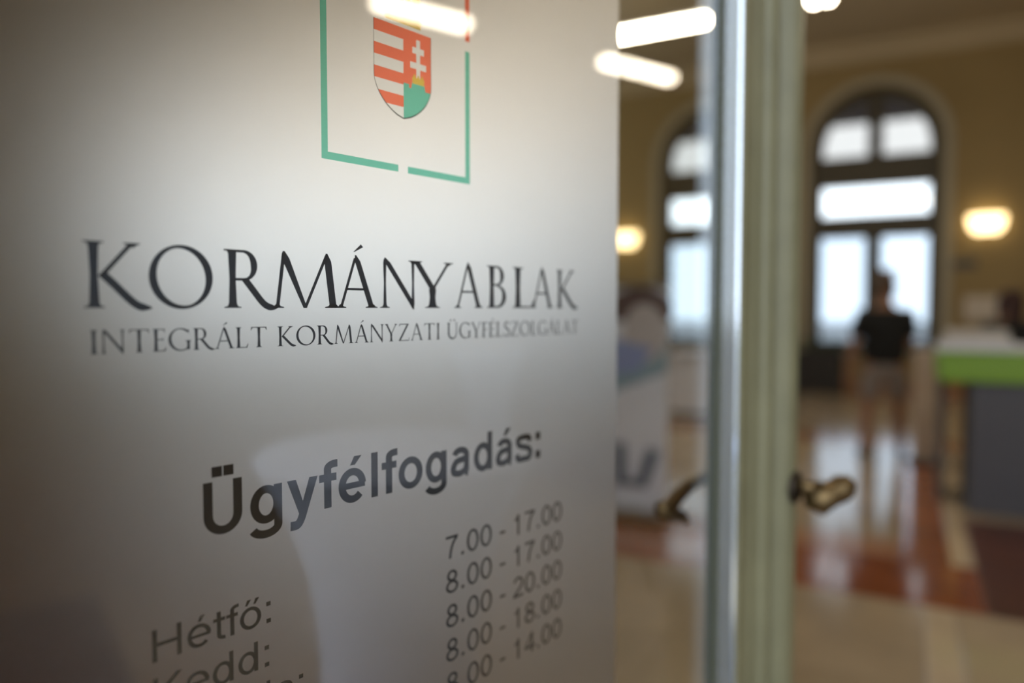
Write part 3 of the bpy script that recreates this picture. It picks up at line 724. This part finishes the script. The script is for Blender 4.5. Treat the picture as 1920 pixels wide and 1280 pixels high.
print_part('shield_outline', brush(ol, .014), 'sign', film, fxs, fys, YP - .00003)
# crown above the shield
ck = [[(-.62, 1.04), (.62, 1.04), (.66, 1.20), (-.66, 1.20)], [(-.66, 1.22), (.66, 1.22), (.60, 1.44), (.34, 1.60), (0, 1.66), (-.34, 1.60), (-.60, 1.44)]]
ck += [[(.02, 1.66), (.10, 1.66), (.22, 1.86), (.14, 1.86)], [(.02, 1.76), (.20, 1.70), (.22, 1.75), (.04, 1.81)]]
print_part('emblem_crown', ck, 'ink_gold', film, fxs, fys)

# ---------------------------------------------------------------- tube lamps
def tube_lamp(p, q, label, group, twin=0.0):
    p, q = Vector(p), Vector(q); mid = (p + q) / 2; ln = (q - p).length
    root = thing('pendant_lamp', label, 'lamp', mid, math.atan2(q.y - p.y, q.x - p.x), group)
    h = ln / 2
    for y in ((-twin, twin) if twin else (0,)):
        MB().tube([(-h, y, 0), (-h + .03, y, 0), (h - .03, y, 0), (h, y, 0)], [.030, .052, .052, .030], 16).build('light_tube', 'tube', root)
    MB().rbox(-h, h, -.045 - twin, .045 + twin, .050, .11, .01).build('housing', 'white_fix', root)
    for s in (-1, 1):
        MB().tube([(s * h * .7, 0, .10), (s * h * .7, 0, CEIL - mid.z + .01)], .006, 8).build('suspension_rod', 'metal', root)
    return root
LH = 3.30                                                     # lamps above the eye
def sky_pt(px, py):
    d = ray(px, py); t = LH / d.z
    return d * t + Vector((0, 0, EYE))
rowA = [sky_pt(1128, 73), sky_pt(1328, 37)]
dirA = (rowA[1] - rowA[0])
g1 = 'tube lamps hung in a row before the window wall'; g2 = 'tube lamps hung in a row along the right wall'
wv = P(1, 0); b_row = (rowA[0] + rowA[1]).dot(P(0, 1)) / 2; aA = rowA[1].dot(wv); lenA = 1.2
stp = 2.2
for k, lb in ((-2, 'tube lamp behind the frosted film, second from the film edge'), (-1, 'tube lamp behind the frosted film, first from the film edge'), (0, 'bright tube lamp hung beside the edge of the frosted film'), (2, 'bright tube lamp hung above the green counter')):
    e = aA + k * stp
    tube_lamp(P(e - lenA, b_row, EYE + LH), P(e, b_row, EYE + LH), lb, g1)
eb = sky_pt(1540, 0)
tube_lamp(eb - P(0, 1.2), eb, 'twin tube lamp hung above the arched window past the door stile', g1, .07)
m1 = [mirror(sky_pt(697, 8)), mirror(sky_pt(890, 40))]; m2 = [mirror(sky_pt(1122, 118)), mirror(sky_pt(1258, 148))]
a_row = sum(v.dot(wv) for v in m1 + m2) / 4
bs = sorted([[v.dot(P(0, 1)) for v in m1], [v.dot(P(0, 1)) for v in m2]], key=lambda q: sum(q))
for q, lb in zip(bs, ('tube lamp whose reflection crosses the printed emblem', 'tube lamp whose reflection crosses the film edge')):
    c = sum(q) / 2; hl = abs(q[1] - q[0]) / 2
    tube_lamp(P(a_row, c - hl, EYE + LH), P(a_row, c + hl, EYE + LH), lb, g2, .045)

g3 = 'unseen tube lamps added near the entrance as fill light'
for e, lb in ((1.1, 'unseen tube lamp added as fill light over the open glass door'), (3.9, 'unseen tube lamp added as fill light past the white cocktail table')):
    tube_lamp(P(e - lenA, 2.7, EYE + LH), P(e, 2.7, EYE + LH), lb, g3)  # unseen lamps added to brighten the banner, table, stile and counter

# ---------------------------------------------------------------- wall sconces
def sconce(a, label):
    root = thing('wall_lamp', label, 'lamp', P(a, B1, 2.80), RZ, 'warm lamps on the window wall')
    m = MB(); n = 16
    prof_ = [(.10, -.15), (.18, -.12), (.23, -.05), (.25, .05), (.26, .12)]
    vs = []; fs = []
    for r, z in prof_:
        for k in range(n + 1):
            g = PI * k / n
            vs.append((r * math.cos(g), -.10 - r * .62 * math.sin(g) + .10 * (1 - math.sin(g)), z))
    for i in range(len(prof_) - 1):
        for k in range(n): fs.append((i * (n + 1) + k, i * (n + 1) + k + 1, (i + 1) * (n + 1) + k + 1, (i + 1) * (n + 1) + k))
    m.add(vs, fs, True).build('lamp_shade', 'sconce', root)
    MB().rbox(-.10, .10, -.03, .0, -.14, .10, .008).build('wall_plate', 'brass', root)
    MB().tube([(0, -.03, -.08), (0, -.12, -.12)], .014, 10).build('bracket', 'brass', root)
    return root
sconce(1.12, 'glowing bowl lamp on the wall above the green counter')
sconce(-4.95, 'glowing bowl lamp on the wall beside the frosted film edge')

# ---------------------------------------------------------------- counter, stand and papers
ct = thing('service_counter', 'service counter with slate grey front and lime green fascia', 'counter', P(.42, 6.1), RZ)
MB().rbox(.0, 3.2, .0, .78, .0, .94, .008).build('front_panel', 'greypanel', ct)
MB().rbox(-.20, 3.3, -.06, .90, .93, 1.145, .012).build('fascia', 'green', ct)
MB().rbox(-.21, 3.31, -.07, .91, 1.145, 1.165, .008).build('counter_top', 'desk', ct)
MB().box(-.18, -.14, .30, .86, .0, .93).build('end_leg', 'darkwood', ct)
for k in range(1, 4): MB().box(k * .8 - .004, k * .8 + .004, -.003, .002, .05, .92).build('panel_joint', 'ink_black', ct)
tr = thing('document_tray', 'white tray of papers on the green counter', 'tray', P(.24, 6.28, 1.165), RZ)
MB().box(0, .44, 0, .33, 0, .012).box(0, .44, 0, .012, 0, .05).box(0, .012, 0, .33, 0, .05).box(.428, .44, 0, .33, 0, .05).build('tray', 'white_fix', tr)
for k in range(5):
    MB().box(.03 + .008 * (k % 2), .41 + .006 * (k % 3), .02 + .006 * (k % 3), .31 + .006 * (k % 2), .012 + k * .022, .032 + k * .022).build('paper_bundle', 'paper', tr)
sp = thing('info_stand', 'slim tan stand beside the end of the green counter', 'stand', P(.19, 7.9), RZ)
MB().rbox(-.11, .11, -.05, .05, .02, 1.02, .01).build('post', 'tan', sp)
MB().rbox(-.15, .15, -.13, .13, 0, .025, .008).build('base', 'shoe', sp)
MB().rbox(-.12, .12, -.06, .06, 1.02, 1.06, .012).build('cap', 'tan', sp)

# notices on the wall
nb_ = thing('wall_notice', 'pale notice sheet on the wall above the counter papers', 'notice', P(1.10, B1 - .012, 1.24), RZ)
MB().rbox(-.26, .26, -.008, .012, 0, .40, .004).build('sheet', 'paper', nb_)
sg = thing('wall_sign', 'small dark sign plate under the glowing wall lamp', 'sign', P(.83, B1 - .015, 2.10), RZ)
MB().rbox(-.17, .17, -.01, .015, 0, .14, .004).build('plate', 'sign', sg)
MB().box(-.14, .14, -.013, -.009, .05, .09).build('plate_stripe', 'greypanel', sg)

# banner and desk behind the clear strip of glass
bn = thing('display_banner', 'pale lavender display banner with dark and blue print, behind the clear glass', 'banner', P(-1.80, 4.86), RZ)
BW, BH = .40, 1.60
MB().rbox(-BW, BW, -.012, .012, .07, BH, .004).build('panel', 'lav', bn)
MB().rbox(-BW - .02, BW + .02, -.11, .11, 0, .075, .015).build('base', 'metal', bn)
MB().box(-BW - .01, BW + .01, -.016, .016, BH - .015, BH + .02).build('top_rail', 'metal', bn)
def pf(name, pts, mat, y=-.0125): return print_part(name, pts, mat, bn, lambda x: x, lambda z: z, y)
pf('printed_hair', [arc(.20, 1.42, .24, .17, 0, 180, 20) + [(-.04, 1.36), (.44 - .04, 1.36)]], 'hairprint')
pf('printed_face', [arc(.24, 1.28, .15, .20, 0, 360, 24)[:-1]], 'face', -.0128)
pf('printed_scarf', [[(-.05, .98), (.20, 1.02), (.30, 1.18), (.02, 1.24), (-.16, 1.12)]], 'blue', -.0130)
pf('printed_band', [[(-.398, .70), (-.398, .98), (.398, 1.20), (.398, 1.02)]], 'teal', -.0127)
pf('printed_mark', [[(.04, .22), (.12, .22), (.11, .52), (.03, .52)], [(.18, .22), (.26, .22), (.35, .48), (.27, .50)], [(.08, .22), (.22, .22), (.22, .27), (.08, .27)]], 'navy', -.0128)
dk = thing('reception_desk', 'pale reception desk beside the olive door stile', 'desk', P(-2.72, 9.5), RZ)
MB().rbox(0, 1.15, 0, .55, .0, .84, .012).build('body', 'desk', dk)
MB().rbox(-.03, 1.18, -.04, .60, .84, .875, .010).build('desk_top', 'cloth', dk)
MB().box(.02, 1.13, -.006, .004, .03, .10).build('kick_plate', 'greypanel', dk)

# planter boxes under the windows
def planter(a, b, w, label, hgt=.72):
    root = thing('planter_box', label, 'planter', P(a, b), RZ, 'dark planters by the windows')
    MB().rbox(-w, w, -.17, .17, 0, hgt, .015).build('box', 'planter', root)
    MB().box(-w + .03, w - .03, -.14, .14, hgt, hgt + .01).build('soil', 'soil', root)
    rnd = random.Random(a * 7)
    lm = MB().add([(0, 0, 0), (.022, .03, .10), (0, .05, .22), (-.022, .03, .10), (0, .02, .10)], [(0, 1, 4), (1, 2, 4), (2, 3, 4), (3, 0, 4)]).mesh('leaf', M['leaf'])
    for k in range(34):
        o = bpy.data.objects.new('leaf', lm); C.objects.link(o); o.parent = root
        o.location = (rnd.uniform(-w + .06, w - .06), rnd.uniform(-.11, .11), hgt + .005)
        o.rotation_euler = (rnd.uniform(-.1, .6), 0, rnd.uniform(0, 6.3)); s = rnd.uniform(.6, 1.25); o.scale = (s, s, s)
    return root
planter(-1.32, B1 - .40, .40, 'charcoal planter of dark leaves under the window with the man')
planter(-2.35, 12.2, .22, 'charcoal planter of dark leaves behind the pale desk', 1.0)

tag(MB().rbox(-.50, 3.2, .0, .66, 0, .012, .004).build('added_dark_mat', 'shoe', None, P(0, 0), RZ), 'unseen charcoal mat added in the doorway to darken the film reflection', 'mat')  # unseen dark mat, added to darken what the lower film reflects

# ---------------------------------------------------------------- white stretch tables seen in the glass
def cocktail_table(c, label, R=.34):
    root = thing('cocktail_table', label, 'table', (c.x, c.y, 0), RZ, 'white cocktail tables')
    n = 48; prof_ = [(.33, 0.0), (.30, .03), (.235, .18), (.195, .40), (.190, .60), (.215, .80), (.265, .95), (.315, 1.045), (R, 1.085)]
    vs = []; fs = []
    for i, (r, z) in enumerate(prof_):
        k4 = max(0, 1 - z / .5) * .10
        for k in range(n):
            g = 2 * PI * k / n
            rr = r * (1 + k4 * math.cos(4 * g))
            vs.append((rr * math.cos(g), rr * math.sin(g), z))
    for i in range(len(prof_) - 1):
        for k in range(n): fs.append((i * n + k, i * n + (k + 1) % n, (i + 1) * n + (k + 1) % n, (i + 1) * n + k))
    MB().add(vs, fs, True).build('cover', 'cloth', root)
    MB().lathe([(R - .012, 1.078), (R, 1.086), (R, 1.098), (R - .006, 1.104), (.01, 1.105)], n=48).build('table_top', 'cloth', root)
    return root
def virt(px, Y): return mirror(Vector(((px - 960) / F * Y, Y, 0)))
cocktail_table(virt(742, 1.81), 'white covered cocktail table whose reflection fills the lower glass')
cocktail_table(virt(915, 6.3), 'white covered cocktail table whose reflection is a small pale streak')

# ---------------------------------------------------------------- people
def skin_mesh(name, verts, edges, radii, mat, sub=2, grow=1.0):
    me = bpy.data.meshes.new(name + '_cage'); me.from_pydata(verts, edges, []); me.update()
    ob = bpy.data.objects.new(name + '_cage', me); C.objects.link(ob)
    md = ob.modifiers.new('skin', 'SKIN'); md.use_smooth_shade = True
    for i, r in enumerate(radii):
        sv = me.skin_vertices[0].data[i]
        sv.radius = tuple(q * grow for q in (r if isinstance(r, tuple) else (r, r))); sv.use_root = (i == 0)
    sb = ob.modifiers.new('sub', 'SUBSURF'); sb.levels = sub; sb.render_levels = sub
    dg = bpy.context.evaluated_depsgraph_get(); dg.update()
    out = bpy.data.meshes.new_from_object(ob.evaluated_get(dg)); out.name = name
    bpy.data.objects.remove(ob); out.materials.clear(); out.materials.append(M[mat])
    for p in out.polygons: p.use_smooth = True
    return out
def put(name, me, parent):
    o = bpy.data.objects.new(name, me); C.objects.link(o); o.parent = parent; return o
def chain(V, E, R, start, pts):
    i = start
    for p, r in pts:
        V.append(p); R.append(r); E.append((i, len(V) - 1)); i = len(V) - 1
    return i
def person(label, loc, rz, k, arms, legs, hair_long, shirt, lower, hair_mat, lower_len, face):
    """x right, y forward; arms: per side (elbow, wrist, finger direction); legs: per side (knee, ankle)"""
    root = thing('person', label, 'person', loc, rz)
    root.scale = (k, k, k)
    V = [(0, 0, .95)]; R = [(.135, .10)]; E = []
    sp_ = chain(V, E, R, 0, [((0, .01, 1.10), (.125, .095)), ((0, .01, 1.25), (.145, .105)), ((0, 0, 1.38), (.135, .09))])
    nk = chain(V, E, R, sp_, [((0, .005, 1.46), (.066, .064)), ((0, .02, 1.53), (.064, .068))])
    hd = chain(V, E, R, nk, [((0, .03, 1.58), (.074, .084)), ((0, .03, 1.645), (.086, .100)), ((0, .022, 1.70), (.078, .090)), ((0, .018, 1.735), (.04, .05))])
    chain(V, E, R, nk + 2, [((0, .118, 1.605), (.011, .016))])
    shirtV = [(0, 0, .84), (0, .01, 1.10), (0, .01, 1.25), (0, 0, 1.385), (0, .003, 1.43)]
    shirtR = [(.172, .138), (.158, .124), (.168, .126), (.150, .105), (.075, .07)]; shirtE = [(0, 1), (1, 2), (2, 3), (3, 4)]
    for s, (el, wr, fd) in zip((-1, 1), arms):
        sh = (s * .185, 0, 1.375)
        e = chain(V, E, R, sp_, [(sh, .058), (tuple((sh[j] + el[j]) / 2 for j in range(3)), .047), (el, .040), (tuple((wr[j] + el[j]) / 2 for j in range(3)), .038), (wr, .027)])
        fd = Vector(fd).normalized(); side = fd.cross(Vector((0, 0, 1)) if abs(fd.z) < .9 else Vector((0, 1, 0))).normalized()
        w = Vector(wr); pal = w + fd * .055
        pi_ = chain(V, E, R, e, [(tuple(pal), (.030, .020))])
        for q, (off, ln) in enumerate(((-.027, .062), (-.009, .074), (.009, .070), (.027, .055))):
            b0_ = pal + fd * .03 + side * off; cv = fd.cross(side)
            chain(V, E, R, pi_, [(tuple(b0_), .0095), (tuple(b0_ + fd * ln * .55 + cv * .006), .0088), (tuple(b0_ + fd * ln * .9 + cv * .022), .007)])
        th = w + fd * .025 - side * s * .028
        chain(V, E, R, e, [(tuple(th), .011), (tuple(th + fd * .035 - side * s * .018), .0095), (tuple(th + fd * .062 - side * s * .018), .0075)])
        a = len(shirtV); shirtV += [(s * .19, 0, 1.372), tuple(Vector(sh).lerp(Vector(el), .45)), tuple(Vector(sh).lerp(Vector(el), .80))]
        shirtR += [.074, .068, .066]; shirtE += [(3, a), (a, a + 1), (a + 1, a + 2)]
    lowV = [(0, 0, 1.0), (0, 0, .90)]; lowR = [(.150, .118), (.172, .135)]; lowE = [(0, 1)]
    shoes = []
    for s, (kn, an) in zip((-1, 1), legs):
        hp = (s * .10, 0, .90)
        e = chain(V, E, R, 0, [(hp, .092), (tuple(Vector(hp).lerp(Vector(kn), .5)), .078), (kn, .055), (tuple(Vector(kn).lerp(Vector(an), .4)), .056), (an, .036), ((an[0], an[1] + .03, an[2] - .045), .034), ((an[0] + s * .01, an[1] + .13, an[2] - .058), (.036, .022))])
        a = len(lowV); lowV += [hp, tuple(Vector(hp).lerp(Vector(kn), .55)), tuple(Vector(hp).lerp(Vector(kn), min(1, lower_len)))]
        lowR += [.110, .100, .088]; lowE += [(1, a), (a, a + 1), (a + 1, a + 2)]
        if lower_len > 1:
            lowV.append(tuple(Vector(kn).lerp(Vector(an), .9))); lowR.append(.065); lowE.append((a + 2, a + 3))
        shoes.append(((an[0], an[1], an[2]), s))
    put('body', skin_mesh('body', V, E, R, 'skin', 2, 1.10), root)
    put('shirt', skin_mesh('shirt', shirtV, shirtE, shirtR, shirt, 2, 1.32), root)
    put('shorts' if lower_len <= 1 else 'trousers', skin_mesh('shorts', lowV, lowE, lowR, lower, 2, 1.12), root)
    for (x, y, z), s in shoes:
        put('shoe', skin_mesh('shoe', [(x, y - .035, z - .045), (x, y + .05, z - .045), (x + s * .012, y + .15, z - .058), (x + s * .012, y + .20, z - .062)], [(0, 1), (1, 2), (2, 3)], [(.046, .045), (.046, .042), (.048, .030), (.036, .022)], 'shoe'), root)
    hv = [(0, .0, 1.70), (0, -.035, 1.66), (0, -.05, 1.60), (0, .03, 1.742)]; he = [(0, 1), (1, 2), (0, 3)]; hr = [(.084, .092), (.080, .075), (.066, .05), (.062, .06)]
    if hair_long:
        hv += [(0, -.06, 1.50), (0, -.065, 1.40)]; he += [(2, 4), (4, 5)]; hr += [(.085, .05), (.075, .04)]
        for s in (-1, 1):
            a = len(hv); hv += [(s * .075, .02, 1.66), (s * .085, .02, 1.55), (s * .085, .02, 1.45)]; he += [(0, a), (a, a + 1), (a + 1, a + 2)]; hr += [(.03, .06), (.028, .05), (.02, .035)]
    put('hair', skin_mesh('hair', hv, he, hr, hair_mat), root)
    for s in (-1, 1):
        MB().ball((s * .032, .112, 1.640), (.013, .008, .008), 12).build('eye', 'eye', root)
        MB().ball((s * .080, .02, 1.625), (.012, .022, .032), 12).build('ear', 'skin', root)
    MB().ball((0, .108, 1.566), (.024, .010, .007), 12).build('mouth', 'lip', root)
    return root
mp = ray(1660, 577); mp = mp * (7.2 / mp.y)
person('man in a black t-shirt and taupe shorts facing the arched window', (mp.x, mp.y, 0), RZ + .12, 1.0,
       [((-.27, -.01, 1.09), (-.31, .05, .85), (0, .1, -1)), ((.23, .08, 1.10), (.15, .30, 1.02), (-.2, 1, .1))],
       [((-.13, .05, .50), (-.17, -.05, .09)), ((.14, .07, .50), (.17, .12, .09))], False, 'black', 'taupe', 'hair_grey', .92, False)
wp = ray(1898, 577); wp = wp * (6.75 / wp.y)
person('person with dark auburn hair in black clothes behind the green counter', (wp.x, wp.y, 0), RZ + .35, .93,
       [((-.26, .06, 1.12), (-.16, .28, 1.06), (.2, 1, 0)), ((.26, .06, 1.12), (.16, .28, 1.06), (-.2, 1, 0))],
       [((-.11, .03, .50), (-.12, 0, .09)), ((.11, .03, .50), (.12, 0, .09))], True, 'black', 'black', 'hair_red', 1.5, True)
